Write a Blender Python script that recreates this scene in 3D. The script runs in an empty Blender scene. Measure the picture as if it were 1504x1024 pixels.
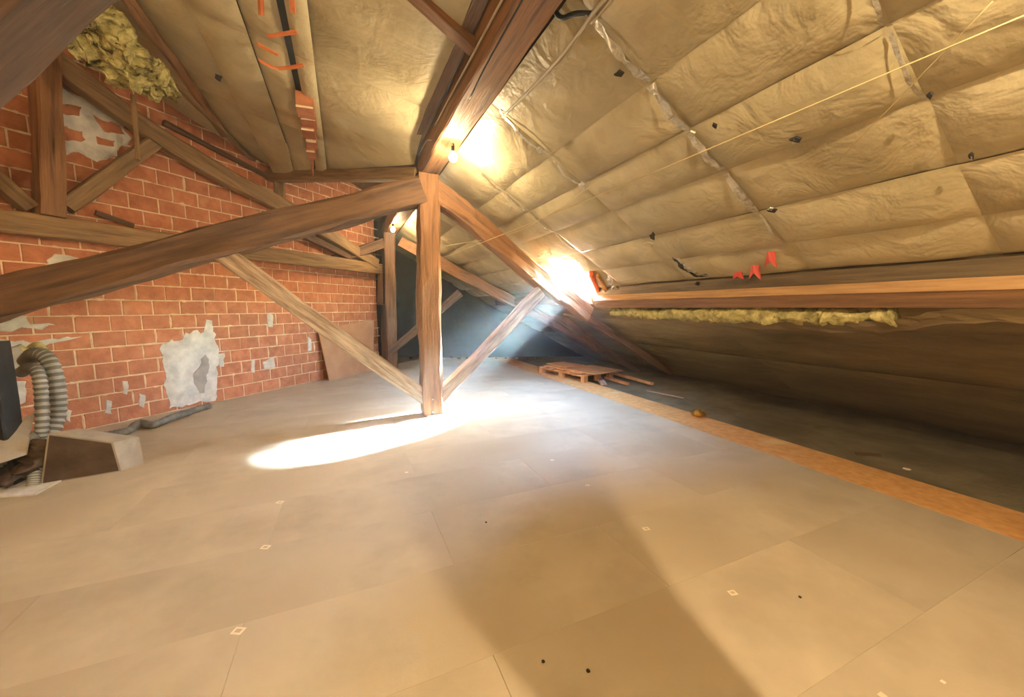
import bpy, bmesh, math, random
from mathutils import Vector, Matrix, noise
random.seed(7)
S = bpy.context.scene
COL = S.collection
PI = math.pi

# ------------------------------------------------------------------ camera, world, sun, exposure
# axes: +y along the ridge, +x across it (down the right-hand slope), z up; floor at 0
F = 560.0
PITCH = math.atan(60 / F)
YAW = math.radians(23.7)
cam_d = bpy.data.cameras.new('camera')
cam = bpy.data.objects.new('camera', cam_d); COL.objects.link(cam)
cam_d.sensor_width = 36; cam_d.lens = F / 1504 * 36; cam_d.clip_start = 0.02
cam.location = (0, 0, 1.5)
cam.rotation_euler = (PI / 2 - PITCH, 0, -YAW)
S.camera = cam

world = bpy.data.worlds.new('sky'); S.world = world; world.use_nodes = True
wn = world.node_tree.nodes; wl = world.node_tree.links
for n in list(wn): wn.remove(n)
SUN_DIR = Vector((-3.25, -0.56, -2.16)).normalized()      # the way the light travels
sky = wn.new('ShaderNodeTexSky'); sky.sky_type = 'NISHITA'; sky.sun_disc = False; sky.air_density = 1.8; sky.ozone_density = 3.0
sky.sun_elevation = math.asin(-SUN_DIR.z)
sky.sun_rotation = math.atan2(-SUN_DIR.x, -SUN_DIR.y)
bg = wn.new('ShaderNodeBackground'); bg.inputs[1].default_value = 26.0
wo = wn.new('ShaderNodeOutputWorld')
wl.new(sky.outputs[0], bg.inputs[0]); wl.new(bg.outputs[0], wo.inputs[0])

sun_d = bpy.data.lights.new('sun', 'SUN'); sun_d.energy = 950; sun_d.angle = 0.15
sun_d.color = (0.66, 0.86, 1.0)
sun = bpy.data.objects.new('sun', sun_d); COL.objects.link(sun)
sun.rotation_euler = SUN_DIR.to_track_quat('-Z', 'Y').to_euler()

S.view_settings.view_transform = 'Standard'; S.view_settings.look = 'None'
S.view_settings.gamma = 1; S.view_settings.use_curve_mapping = False
S.view_settings.exposure = 0.32
BULB_COLOR = (1.0, 0.76, 0.45)

# ------------------------------------------------------------------ geometry helpers
SP, CP = math.sin(PITCH), math.cos(PITCH)
SY, CY = math.sin(YAW), math.cos(YAW)
CAM = Vector((0, 0, 1.5))
def ray(px, py):
    x = (px - 752) / F; v = (512 - py) / F
    f = CP + v * SP; up = v * CP - SP
    return Vector((x * CY + f * SY, -x * SY + f * CY, up))
def hit(px, py, n, p):
    d = ray(px, py); n = Vector(n)
    return CAM + d * ((Vector(p) - CAM).dot(n) / d.dot(n))
def PU(px, py, u): return hit(px, py, (0, 1, 0), (0, u, 0))
def PT(px, py, t): return hit(px, py, (1, 0, 0), (t, 0, 0))
def PZ(px, py, z=0): return hit(px, py, (0, 0, 1), (0, 0, z))
WN = Vector((1, -1, 0)).normalized()                        # brick wall normal, into the room
WD = Vector((1, 1, 0)).normalized()                         # along the brick wall
WP = Vector((0, 9.30, 0))
def PW(px, py, off=0.0): return hit(px, py, WN, WP + WN * off)
RZ0, RS = 3.45, 0.60
RN = Vector((-RS, 0, -1)).normalized()
def zr(t): return RZ0 - RS * (t - 1.1)
def PR(px, py, off=0.0): return hit(px, py, RN, Vector((1.1, 0, RZ0)) + RN * off)
ZL = [(-5.2, 5.45), (-2.82, 4.58), (-1.07, 3.95), (0.95, 3.5), (1.3, 3.42)]
def zl(t):
    for (a, za), (b, zb) in zip(ZL, ZL[1:]):
        if t <= b: return za + (zb - za) * (t - a) / (b - a)
    return ZL[-1][1]

def mk(name, vs, fs, mat=None, parent=None, smooth=False, loc=None):
    me = bpy.data.meshes.new(name)
    vs = [Vector(v) for v in vs]
    if loc is not None:
        loc = Vector(loc); vs = [v - loc for v in vs]
    me.from_pydata([tuple(v) for v in vs], [], fs); me.update()
    if smooth:
        for p in me.polygons: p.use_smooth = True
    if mat: me.materials.append(mat)
    o = bpy.data.objects.new(name, me); COL.objects.link(o)
    if loc is not None: o.location = loc
    if parent: adopt(o, parent)
    return o
def adopt(o, parent):
    o.parent = parent
    o.matrix_parent_inverse = Matrix.Translation(parent.location).inverted() if parent.type == 'EMPTY' or parent.parent is None else Matrix()
def fixn(o):
    bm = bmesh.new(); bm.from_mesh(o.data); bmesh.ops.recalc_face_normals(bm, faces=bm.faces); bm.to_mesh(o.data); bm.free(); return o
def empty(name, loc=(0, 0, 0)):
    o = bpy.data.objects.new(name, None); o.location = loc; o.empty_display_size = 0.1; COL.objects.link(o); return o
def tag(o, label=None, cat=None, group=None, kind=None):
    if label: o['label'] = label
    if cat: o['category'] = cat
    if group: o['group'] = group
    if kind: o['kind'] = kind
    return o

def catmull(pts, n):
    pts = [Vector(p) for p in pts]
    if len(pts) == 2: return [pts[0].lerp(pts[1], i / n) for i in range(n + 1)]
    P = [pts[0] * 2 - pts[1]] + pts + [pts[-1] * 2 - pts[-2]]
    segs = len(pts) - 1; out = []
    for i in range(n + 1):
        s = i / n * segs; k = min(int(s), segs - 1); f = s - k
        a, b, c, d = P[k:k + 4]
        out.append(0.5 * ((2 * b) + (c - a) * f + (2 * a - 5 * b + 4 * c - d) * f * f + (3 * b - a - 3 * c + d) * f ** 3))
    return out

def beam(name, pts, w, h, mat, parent=None, up=(0, 0, 1), rough=0.012, n=None, cham=0.14, taper=1.0, label=None):
    """hewn timber along a spine; mesh is local with x along its length, w across, h along 'up'"""
    pts = [Vector(p) for p in pts]
    L = sum((b - a).length for a, b in zip(pts, pts[1:]))
    n = n or max(4, min(26, int(L / 0.16)))
    ax = (pts[-1] - pts[0]).normalized(); up = Vector(up)
    side = up.cross(ax).normalized(); upv = ax.cross(side).normalized()
    R = Matrix((ax, side, upv)).transposed()
    M = Matrix.Translation(pts[0]) @ R.to_4x4(); Mi = M.inverted()
    sp = [Mi @ p for p in catmull(pts, n)]
    seed = random.uniform(0, 100)
    vs = []; c = cham
    prof = [(-1, -1 + c), (-1 + c, -1), (0, -1), (1 - c, -1), (1, -1 + c), (1, 0), (1, 1 - c), (1 - c, 1), (0, 1), (-1 + c, 1), (-1, 1 - c), (-1, 0)]
    for i, p in enumerate(sp):
        s = 1 + (taper - 1) * i / n
        for k, (a, b) in enumerate(prof):
            q = Vector((p.x, a * w / 2 * s, b * h / 2 * s))
            d = noise.noise_vector(Vector((p.x * 1.7 + seed, a * 2, b * 2))) * rough * 2
            d += noise.noise_vector(Vector((p.x * 6 + seed, a * 5, b * 5))) * rough * 0.7
            vs.append(q + Vector((0, p.y + d.y, p.z + d.z)))
    m = len(prof); fs = []
    for i in range(n):
        for k in range(m):
            fs.append((i * m + k, i * m + (k + 1) % m, (i + 1) * m + (k + 1) % m, (i + 1) * m + k))
    fs.append(tuple(range(m))[::-1]); fs.append(tuple(n * m + k for k in range(m)))
    me = bpy.data.meshes.new(name); me.from_pydata([tuple(v) for v in vs], [], fs); me.update()
    me.materials.append(mat)
    o = bpy.data.objects.new(name, me); COL.objects.link(o)
    fixn(o)
    if parent:
        o.parent = parent; o.matrix_parent_inverse = Matrix.Translation(parent.location).inverted() 
    o.matrix_basis = M
    if label: o['label'] = label
    return o

def tube(name, pts, r, mat, parent=None, n=24, seg=8, corr=0.0, pitch=0.02, wob=0.0, caps=True):
    sp = catmull(pts, n)
    vs = []; seed = random.random() * 50
    side = None; dist = 0
    for i, p in enumerate(sp):
        t = (sp[min(i + 1, n)] - sp[max(i - 1, 0)]).normalized()
        if side is None:
            side = t.cross(Vector((0.1, 0.2, 1))).normalized()
        side = (side - t * side.dot(t)).normalized()
        b = t.cross(side)
        rr = r * (1 + (corr if i % 2 else -corr))
        for k in range(seg):
            a = 2 * PI * k / seg
            q = p + (side * math.cos(a) + b * math.sin(a)) * rr
            if wob: q += noise.noise_vector(q * 9 + Vector((seed, 0, 0))) * wob
            vs.append(q)
    fs = []
    for i in range(n):
        for k in range(seg):
            fs.append((i * seg + k, i * seg + (k + 1) % seg, (i + 1) * seg + (k + 1) % seg, (i + 1) * seg + k))
    if caps: fs += [tuple(range(seg))[::-1], tuple(n * seg + k for k in range(seg))]
    return fixn(mk(name, vs, fs, mat, parent, smooth=True, loc=None if parent else sp[0]))

def hexa(name, b4, t4, mat, parent=None, loc=None):
    vs = list(b4) + list(t4)
    fs = [(0, 3, 2, 1), (4, 5, 6, 7), (0, 1, 5, 4), (1, 2, 6, 5), (2, 3, 7, 6), (3, 0, 4, 7)]
    return fixn(mk(name, vs, fs, mat, parent, loc=loc))
def box(name, lo, hi, mat, parent=None, loc=None):
    x0, y0, z0 = lo; x1, y1, z1 = hi
    return hexa(name, [(x0, y0, z0), (x1, y0, z0), (x1, y1, z0), (x0, y1, z0)], [(x0, y0, z1), (x1, y0, z1), (x1, y1, z1), (x0, y1, z1)], mat, parent, loc)
def slab_quad(name, q, nrm, th, mat, parent=None):
    q = [Vector(v) for v in q]; d = Vector(nrm).normalized() * th
    return hexa(name, q, [v + d for v in q], mat, parent, loc=None if parent else q[0])

def ragged(pts, amp, step, closed=True):
    out = []; m = len(pts)
    for i in range(m if closed else m - 1):
        a = Vector(pts[i]); b = Vector(pts[(i + 1) % m]); L = (b - a).length; k = max(1, int(L / step))
        for j in range(k):
            p = a.lerp(b, j / k); out.append(p + noise.noise_vector(p * 14 + Vector((3, 1, 7))) * amp + Vector((random.uniform(-1, 1), random.uniform(-1, 1), random.uniform(-1, 1))) * amp * 0.35)
    return out
def patch(name, pts, nrm, th, mat, parent, amp=0.03, step=0.05):
    nrm = Vector(nrm).normalized()
    o0 = Vector(pts[0])
    P = [p - nrm * (p - o0).dot(nrm) for p in ragged(pts, amp, step)]
    c = sum(P, Vector()) / len(P); m = len(P)
    vs = P + [p + nrm * th * 0.5 for p in P] + [p.lerp(c, 0.12) + nrm * th for p in P] + [c + nrm * th]
    fs = []
    for i in range(m):
        j = (i + 1) % m
        fs += [(i, j, m + j, m + i), (m + i, m + j, 2 * m + j, 2 * m + i), (2 * m + i, 2 * m + j, 3 * m)]
    return fixn(mk(name, vs, fs, mat, parent))

def inpoly(x, y, poly):
    r = False; j = len(poly) - 1
    for i in range(len(poly)):
        xi, yi = poly[i]; xj, yj = poly[j]
        if (yi > y) != (yj > y) and x < (xj - xi) * (y - yi) / (yj - yi) + xi: r = not r
        j = i
    return r
def clip(poly, f):
    out = []
    for i in range(len(poly)):
        a = poly[i]; b = poly[(i + 1) % len(poly)]; fa = f(a); fb = f(b)
        if fa >= 0: out.append(a)
        if (fa >= 0) != (fb >= 0):
            k = fa / (fa - fb); out.append((a[0] + (b[0] - a[0]) * k, a[1] + (b[1] - a[1]) * k))
    return out

# ------------------------------------------------------------------ materials
def lin(c): return tuple(((v / 255) / 12.92 if v / 255 <= 0.04045 else ((v / 255 + 0.055) / 1.055) ** 2.4) for v in c)
def material(name, c1, c2, scale=4.0, stretch=(1, 1, 1), rough=0.75, bump=0.15, bscale=None, detail=6, metal=0.0, mid=(0.35, 0.65), dirt=None, rand=0.0, spec=0.4, lump=0.0):
    m = bpy.data.materials.new(name); m.use_nodes = True
    N = m.node_tree.nodes; L = m.node_tree.links
    b = N['Principled BSDF']; b.inputs['Roughness'].default_value = rough; b.inputs['Metallic'].default_value = metal
    b.inputs['Specular IOR Level'].default_value = spec
    tc = N.new('ShaderNodeTexCoord'); mp = N.new('ShaderNodeMapping'); mp.inputs['Scale'].default_value = stretch
    L.new(tc.outputs['Object'], mp.inputs['Vector'])
    info = N.new('ShaderNodeObjectInfo')
    add = N.new('ShaderNodeVectorMath'); add.operation = 'ADD'
    mul = N.new('ShaderNodeMath'); mul.operation = 'MULTIPLY'; mul.inputs[1].default_value = 37.0
    L.new(info.outputs['Random'], mul.inputs[0]); L.new(mp.outputs[0], add.inputs[0]); L.new(mul.outputs[0], add.inputs[1])
    nz = N.new('ShaderNodeTexNoise'); nz.inputs['Scale'].default_value = scale; nz.inputs['Detail'].default_value = detail; nz.inputs['Roughness'].default_value = 0.6
    L.new(add.outputs[0], nz.inputs['Vector'])
    cr = N.new('ShaderNodeValToRGB'); cr.color_ramp.elements[0].position = mid[0]; cr.color_ramp.elements[1].position = mid[1]
    cr.color_ramp.elements[0].color = (*lin(c1), 1); cr.color_ramp.elements[1].color = (*lin(c2), 1)
    L.new(nz.outputs['Fac'], cr.inputs[0]); out = cr.outputs[0]
    if dirt:
        n2 = N.new('ShaderNodeTexNoise'); n2.inputs['Scale'].default_value = dirt[1]; n2.inputs['Detail'].default_value = 5
        L.new(add.outputs[0], n2.inputs['Vector'])
        r2 = N.new('ShaderNodeValToRGB'); r2.color_ramp.elements[0].position = dirt[2]; r2.color_ramp.elements[1].position = dirt[3]
        L.new(n2.outputs['Fac'], r2.inputs[0])
        mx = N.new('ShaderNodeMix'); mx.data_type = 'RGBA'; L.new(r2.outputs[0], mx.inputs['Factor'])
        L.new(out, mx.inputs['A']); mx.inputs['B'].default_value = (*lin(dirt[0]), 1); out = mx.outputs['Result']
    if rand:
        hs = N.new('ShaderNodeHueSaturation'); mr = N.new('ShaderNodeMapRange')
        mr.inputs['To Min'].default_value = 1 - rand; mr.inputs['To Max'].default_value = 1 + rand
        L.new(info.outputs['Random'], mr.inputs['Value']); L.new(mr.outputs[0], hs.inputs['Value']); L.new(out, hs.inputs['Color']); out = hs.outputs[0]
    L.new(out, b.inputs['Base Color'])
    if bump:
        nb = N.new('ShaderNodeTexNoise'); nb.inputs['Scale'].default_value = bscale or scale * 3; nb.inputs['Detail'].default_value = 6
        L.new(add.outputs[0], nb.inputs['Vector'])
        bp = N.new('ShaderNodeBump'); bp.inputs['Strength'].default_value = bump; bp.inputs['Distance'].default_value = 0.02
        L.new(nb.outputs['Fac'], bp.inputs['Height'])
        last = bp
        if lump:
            wv = N.new('ShaderNodeTexNoise'); wv.inputs['Scale'].default_value = 3.2; wv.inputs['Detail'].default_value = 3; wv.inputs['Distortion'].default_value = 1.4
            L.new(add.outputs[0], wv.inputs['Vector'])
            b2 = N.new('ShaderNodeBump'); b2.inputs['Strength'].default_value = lump; b2.inputs['Distance'].default_value = 0.05
            L.new(wv.outputs['Fac'], b2.inputs['Height']); L.new(bp.outputs[0], b2.inputs['Normal']); last = b2
        L.new(last.outputs[0], b.inputs['Normal'])
    return m
WOOD = material('hewn_wood', (120, 84, 56), (164, 120, 82), 3, (0.6, 8, 8), 0.62, 0.4, 7, mid=(.25, .75), dirt=((74, 50, 34), 2.0, 0.55, 0.75), rand=0.1)
WOOD_D = material('dark_wood', (90, 66, 48), (128, 96, 70), 3, (0.6, 8, 8), 0.68, 0.4, 7, mid=(.25, .75), dirt=((56, 40, 30), 1.6, 0.5, 0.75), rand=0.1)
WOOD_DD = material('shaded_dark_wood', (58, 42, 30), (88, 64, 46), 3, (0.6, 8, 8), 0.7, 0.3, 7)  # dark brown wood, the corner beam's shade is put into its colour
WOOD_G = material('weathered_grey_wood', (112, 88, 62), (162, 132, 94), 3, (0.6, 9, 9), 0.7, 0.4, 7, dirt=((84, 64, 46), 1.5, 0.55, 0.8), rand=0.08)
WOOD_P = material('pale_lit_wood', (140, 112, 90), (214, 194, 172), 3, (0.7, 8, 8), 0.68, 0.4, 8, rand=0.05)  # pale wood; sunlight on the truss struts is put into this colour
PINE = material('pine_boards', (176, 122, 74), (214, 160, 104), 3, (1, 6, 1), 0.6, 0.2, 9, rand=0.12)
BRICK = material('red_brick', (172, 106, 74), (202, 136, 102), 7, (1, 1, 1), 0.85, 0.35, 40, rand=0.12, dirt=((210, 168, 136), 2.4, 0.66, 0.85))
MORTAR = material('mortar', (222, 198, 164), (240, 226, 202), 9, (1, 1, 1), 0.9, 0.5, 30)
PLASTER = material('white_plaster', (196, 198, 200), (238, 238, 236), 6, (1, 1, 1), 0.85, 0.5, 16)
BOARD = material('chipboard', (180, 168, 148), (200, 188, 167), 2.2, (1, 1, 1), 0.62, 0.06, 90, rand=0.035, dirt=((168, 152, 128), 1.1, 0.52, 0.8), spec=0.3)
STRAND = material('strand_board', (206, 152, 92), (226, 178, 116), 14, (1, 1, 1), 0.7, 0.12, 60, rand=0.04, dirt=((230, 200, 150), 2.2, 0.6, 0.75))
SLAB = material('dusty_slab', (108, 100, 80), (136, 128, 104), 3, (1, 1, 1), 0.9, 0.25, 30, dirt=((90, 82, 64), 1.2, 0.5, 0.75))
FOIL = material('kraft_insulation_facing', (182, 170, 134), (208, 196, 160), 1.6, (1, 1, 1), 0.5, 0.25, 22, rand=0.06, dirt=((150, 134, 100), 1.3, 0.55, 0.8), spec=0.5, lump=0.5)
FOIL_D = material('brown_shaded_facing', (122, 104, 72), (154, 134, 96), 1.6, (2, .5, 1), 0.75, 0.25, 22, dirt=((92, 74, 48), 1.3, 0.5, 0.8), lump=0.4)  # brown facing with the shade below the purlin put into its colour
TAPE = material('silver_tape', (190, 184, 168), (232, 228, 214), 14, (1, 1, 1), 0.28, 0.6, 40, metal=0.6)
WOOL = material('mineral_wool', (150, 140, 86), (226, 216, 150), 12, (1, 1, 1), 0.95, 0.9, 40, dirt=((110, 100, 70), 5, 0.55, 0.75))
DARK = material('dark_void', (38, 36, 34), (58, 54, 50), 2, (1, 1, 1), 0.9, 0.2)
DECK = material('roof_boarding', (70, 52, 36), (98, 76, 52), 3, (6, 0.6, 1), 0.85, 0.2)
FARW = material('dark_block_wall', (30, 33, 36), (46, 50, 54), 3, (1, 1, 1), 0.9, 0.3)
TERRA = material('terracotta', (204, 96, 52), (232, 128, 74), 5, (1, 1, 1), 0.8, 0.3, rand=0.1)
ORANGE = material('orange_tape', (206, 112, 62), (222, 138, 84), 5, (1, 1, 1), 0.6, 0.2)
RED = material('red_plastic', (196, 70, 60), (220, 92, 76), 5, (1, 1, 1), 0.5, 0.1)
DUCT = material('grey_duct', (150, 156, 162), (190, 196, 200), 6, (1, 1, 1), 0.4, 0.1)
DUCTD = material('dusty_dark_hose', (92, 92, 88), (130, 128, 120), 8, (1, 1, 1), 0.6, 0.2)
CONDUIT = material('white_conduit', (196, 192, 178), (222, 220, 208), 4, (1, 1, 1), 0.4, 0.05)
WIREM = material('pale_wire', (206, 186, 138), (226, 208, 162), 4, (1, 1, 1), 0.5, 0.0)
HOOD = material('dusty_grey_sheet', (150, 142, 132), (178, 170, 158), 5, (1, 1, 1), 0.6, 0.15)
HOOD_D = material('dark_brown', (72, 58, 50), (98, 82, 70), 5, (1, 1, 1), 0.8, 0.3)
BLACK = material('black_metal', (20, 20, 22), (36, 36, 38), 5, (1, 1, 1), 0.5, 0.1)
STEEL = material('galvanised_strap', (120, 130, 140), (170, 178, 186), 8, (1, 1, 1), 0.4, 0.2, metal=0.7)
LABEL = material('paper_label', (226, 214, 190), (242, 234, 214), 8, (1, 1, 1), 0.7, 0.0)
INK = material('label_ink', (196, 180, 148), (206, 190, 160), 8, (1, 1, 1), 0.7, 0.0)
BRASS = material('brass', (150, 116, 50), (196, 160, 84), 8, (1, 1, 1), 0.35, 0.2, metal=0.7)
def glow(name, color, strength):
    m = bpy.data.materials.new(name); m.use_nodes = True; N = m.node_tree.nodes
    b = N['Principled BSDF']; b.inputs['Base Color'].default_value = (1, 1, 1, 1)
    b.inputs['Emission Color'].default_value = (*color, 1); b.inputs['Emission Strength'].default_value = strength
    return m
GLOW = glow('lit_bulb', BULB_COLOR, 120)

# ------------------------------------------------------------------ hole in the right slope (skylight opening, torn)
HOLE_PX = [(803, 380), (822, 379), (838, 376), (852, 384), (860, 396), (871, 408), (884, 434), (866, 436), (852, 431), (838, 419), (822, 402)]
HOLE = [(p.x, p.y) for p in (PR(x, y) for x, y in HOLE_PX)]
HOLE_R = [(v.x, v.y) for v in ragged([Vector((a, b, 0)) for a, b in HOLE], 0.035, 0.06)]
hx0 = min(a for a, b in HOLE) - .15; hx1 = max(a for a, b in HOLE) + .15
hy0 = min(b for a, b in HOLE) - .15; hy1 = max(b for a, b in HOLE) + .15
hc = (sum(a for a, b in HOLE) / len(HOLE), sum(b for a, b in HOLE) / len(HOLE))

# ------------------------------------------------------------------ shell
FARY = 11.9                                                 # depth of the far wall along the camera heading
def far_y(t): return (FARY - SY * t) / CY
floor = tag(empty('floor', (0, 0, 0)), kind='structure')
mk('slab', [(-5, -3.3, -0.03), (7.6, -3.3, -0.03), (7.6, 13.5, -0.03), (-5, 13.5, -0.03), (-5, -3.3, -0.15), (7.6, -3.3, -0.15), (7.6, 13.5, -0.15), (-5, 13.5, -0.15)],
   [(0, 1, 2, 3), (7, 6, 5, 4), (0, 4, 5, 1), (1, 5, 6, 2), (2, 6, 7, 3), (3, 7, 4, 0)], SLAB, floor)
def floor_piece(name, poly, mat, z0=-0.03, z1=0.0):
    if len(poly) < 3: return
    A = sum(poly[i][0] * poly[(i + 1) % len(poly)][1] - poly[(i + 1) % len(poly)][0] * poly[i][1] for i in range(len(poly))) / 2
    if abs(A) < 0.01: return
    cx = sum(p[0] for p in poly) / len(poly); cy = sum(p[1] for p in poly) / len(poly); m = len(poly)
    def shrink(x, y, e):
        l = math.hypot(cx - x, cy - y); return (x + (cx - x) / l * e, y + (cy - y) / l * e)
    ins = [shrink(x, y, 0.0007) for x, y in poly]
    e = 0.0015
    top = []
    for x, y in ins:
        d = Vector((cx - x, cy - y)).normalized() * e * 0.7
        top.append((x + d.x, y + d.y, z1))
    vs = [(x, y, z0) for x, y in ins] + [(x, y, z1 - e) for x, y in ins] + top
    fs = []
    for i in range(m):
        j = (i + 1) % m; fs += [(i, j, m + j, m + i), (m + i, m + j, 2 * m + j, 2 * m + i)]
    fs.append(tuple(2 * m + k for k in range(m)))
    o = mk(name, vs, fs, mat, floor); fixn(o)
WT = 0.75                                                   # t where the brick wall ends
fw = lambda p: 9.29 - (p[1] - p[0]) if True else 0
ROW = 0.64
u = 2.05 - ROW * 8
row = 0
while u < 12.6:
    t = -4.6 + (0 if row % 2 else -1.02)
    while t < 3.95:
        a = max(t, -4.6); b = min(t + 2.05, 3.95)
        if b - a > 0.05:
            poly = [(a, u), (b, u), (b, u + ROW), (a, u + ROW)]
            poly = clip(poly, lambda p: far_y(p[0]) - 0.5 - p[1])
            if len(poly) > 2: poly = clip(poly, fw)
            floor_piece('floor_board', poly, BOARD)
        t += 2.05
    u += ROW; row += 1
u = -3.0
while u < 10.6:
    floor_piece('edge_board', clip([(3.955, u), (4.5, u), (4.5, u + 2.44), (3.955, u + 2.44)], lambda p: far_y(p[0]) - 0.5 - p[1]), STRAND, -0.03, 0.003)
    u += 2.44

# brick wall, pieces laid in courses
wall = tag(empty('wall_left', WP + WD * 0), kind='structure')
def wpt(k, z, off=0.0): return WP + WD * k + WN * off + Vector((0, 0, z))
K0, K1 = -4.6 * math.sqrt(2), WT * math.sqrt(2)
def wtop(k):
    t = k / math.sqrt(2); return (zl(t) + 0.12 if t < -1.2 else 4.35)
vs = []; ks = [K0 + (K1 - K0) * i / 20 for i in range(21)]
for k in ks: vs += [wpt(k, -0.03, 0), wpt(k, wtop(k) + .4, 0), wpt(k, -0.03, -0.2), wpt(k, wtop(k) + .4, -0.2)]
fs = []
for i in range(20):
    a = i * 4; b = a + 4; fs += [(a, b, b + 1, a + 1), (a + 2, a + 3, b + 3, b + 2), (a + 1, b + 1, b + 3, a + 3)]
fs += [(0, 1, 3, 2), (80, 82, 83, 81)]
fixn(mk('mortar_bed', vs, fs, MORTAR, wall))
CH, BL, J = 0.20, 0.325, 0.016
def brick_geo(l, h, d, s):
    r = random.Random(s)
    b = 0.006; vs = []
    for (ll, hh, dd) in ((0, 0, -0.01), (0, 0, d - b), (b, b, d)):
        for sx, sz in ((-1, -1), (1, -1), (1, 1), (-1, 1)):
            vs.append(WD * (sx * (l / 2 - ll) + r.uniform(-.0025, .0025)) + Vector((0, 0, sz * (h / 2 - hh) + r.uniform(-.0025, .0025))) + WN * dd)
    fs = [(8, 9, 10, 11)]
    for a in (0, 4):
        for k in range(4): fs.append((a + k, a + (k + 1) % 4, a + 4 + (k + 1) % 4, a + 4 + k))
    return vs, fs
variants = []
for s in range(6):
    v, f = brick_geo(BL - J, CH - J, 0.009, s)
    me = bpy.data.meshes.new('brick'); me.from_pydata([tuple(x) for x in v], [], f); me.materials.append(BRICK); me.update()
    bm = bmesh.new(); bm.from_mesh(me); bmesh.ops.recalc_face_normals(bm, faces=bm.faces); bm.to_mesh(me); bm.free()
    variants.append(me)
cells = []
z = 0.0; r = 0
while z < 5.4:
    k = K0 - (r % 2) * BL / 2 + random.uniform(-.02, .02)
    while k < K1:
        a = max(k, K0); b = min(k + BL, K1)
        if b - a > 0.06:
            kc = (a + b) / 2
            if z + 0.02 < wtop(kc): cells.append((kc, z + CH / 2, b - a))
        k += BL
    z += CH; r += 1
vis = [c for c in cells if c[0] > -3.55 * math.sqrt(2)]
hid = [c for c in cells if c[0] <= -3.55 * math.sqrt(2)]
vis.sort(key=lambda c: (wpt(c[0], c[1]) - CAM).length)
single = vis[:300]; rest = vis[300:] + hid
for kc, zc, l in single:
    p = wpt(kc, zc)
    if abs(l - BL) < 1e-3: me = random.choice(variants)
    else:
        v, f = brick_geo(l - J, CH - J, 0.009, int(kc * 10))
        me = bpy.data.meshes.new('brick'); me.from_pydata([tuple(x) for x in v], [], f); me.materials.append(BRICK)
        bm = bmesh.new(); bm.from_mesh(me); bmesh.ops.recalc_face_normals(bm, faces=bm.faces); bm.to_mesh(me); bm.free()
    o = bpy.data.objects.new('brick', me); COL.objects.link(o); o.parent = wall
    o.location = p - wall.location + WD * random.uniform(-.004, .004) + Vector((0, 0, random.uniform(-.003, .003))) + WN * random.uniform(-.003, .003)
vs = []; fs = []
for i, (kc, zc, l) in enumerate(rest):
    v, f = brick_geo(l - J, CH - J, 0.009, i); o0 = len(vs)
    vs += [x + wpt(kc, zc) for x in v]; fs += [tuple(q + o0 for q in ff) for ff in f]
tag(fixn(mk('brickwork', vs, fs, BRICK, wall)), kind='stuff')
# plaster smears
for px in ([(236, 505), (262, 500), (285, 486), (302, 490), (304, 470), (311, 472), (314, 500), (322, 520), (318, 555), (319, 587), (285, 592), (250, 600), (243, 560), (237, 530)],
           [(80, 125), (120, 140), (182, 182), (190, 205), (168, 228), (140, 238), (112, 222), (84, 232), (80, 170)],
           [(66, 382), (84, 370), (100, 374), (112, 382), (92, 394), (70, 396)],
           [(0, 480), (36, 464), (40, 478), (80, 478), (60, 483), (0, 486)],
           [(85, 500), (120, 492), (70, 505), (30, 530), (10, 540), (0, 500)],
           [(392, 462), (401, 462), (400, 480), (393, 480)], [(369, 528), (374, 528), (374, 548), (368, 548)],
           [(386, 532), (402, 524), (404, 538), (388, 544)], [(452, 494), (457, 498), (457, 516), (452, 516)],
           [(205, 578), (214, 580), (212, 600), (205, 596)], [(156, 588), (164, 590), (162, 610), (154, 606)],
           [(180, 560), (188, 560), (187, 580), (181, 578)], [(320, 520), (330, 518), (329, 538), (322, 540)],
           [(20, 560), (38, 560), (36, 590), (22, 600)], [(96, 600), (106, 604), (102, 622), (96, 618)]):
    patch('plaster_patch', [PW(x, y, 0.010) for x, y in px], WN, 0.012, PLASTER, wall, amp=0.016 if len(px) < 6 else 0.05, step=0.05)
# exposed bricks where plaster has flaked in the big upper patch
for px in ([(84, 152), (118, 158), (116, 170), (84, 168)], [(136, 170), (150, 176), (176, 186), (180, 198), (150, 190)], [(85, 185), (126, 196), (124, 208), (86, 204)], [(142, 202), (170, 208), (166, 216), (142, 212)]):
    patch('exposed_brick', [PW(x, y, 0.02) for x, y in px], WN, 0.010, BRICK, wall, amp=0.03, step=0.04)

patch('grey_recess_patch', [PW(x, y, 0.021) for x, y in ((282, 552), (292, 538), (300, 520), (306, 528), (304, 560), (298, 578), (290, 572))], WN, 0.006, material('recess_grey', (150, 144, 144), (176, 170, 168), 8), wall, amp=.03, step=.04)  # darker recess in the plaster, painted as a flat grey patch
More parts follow.
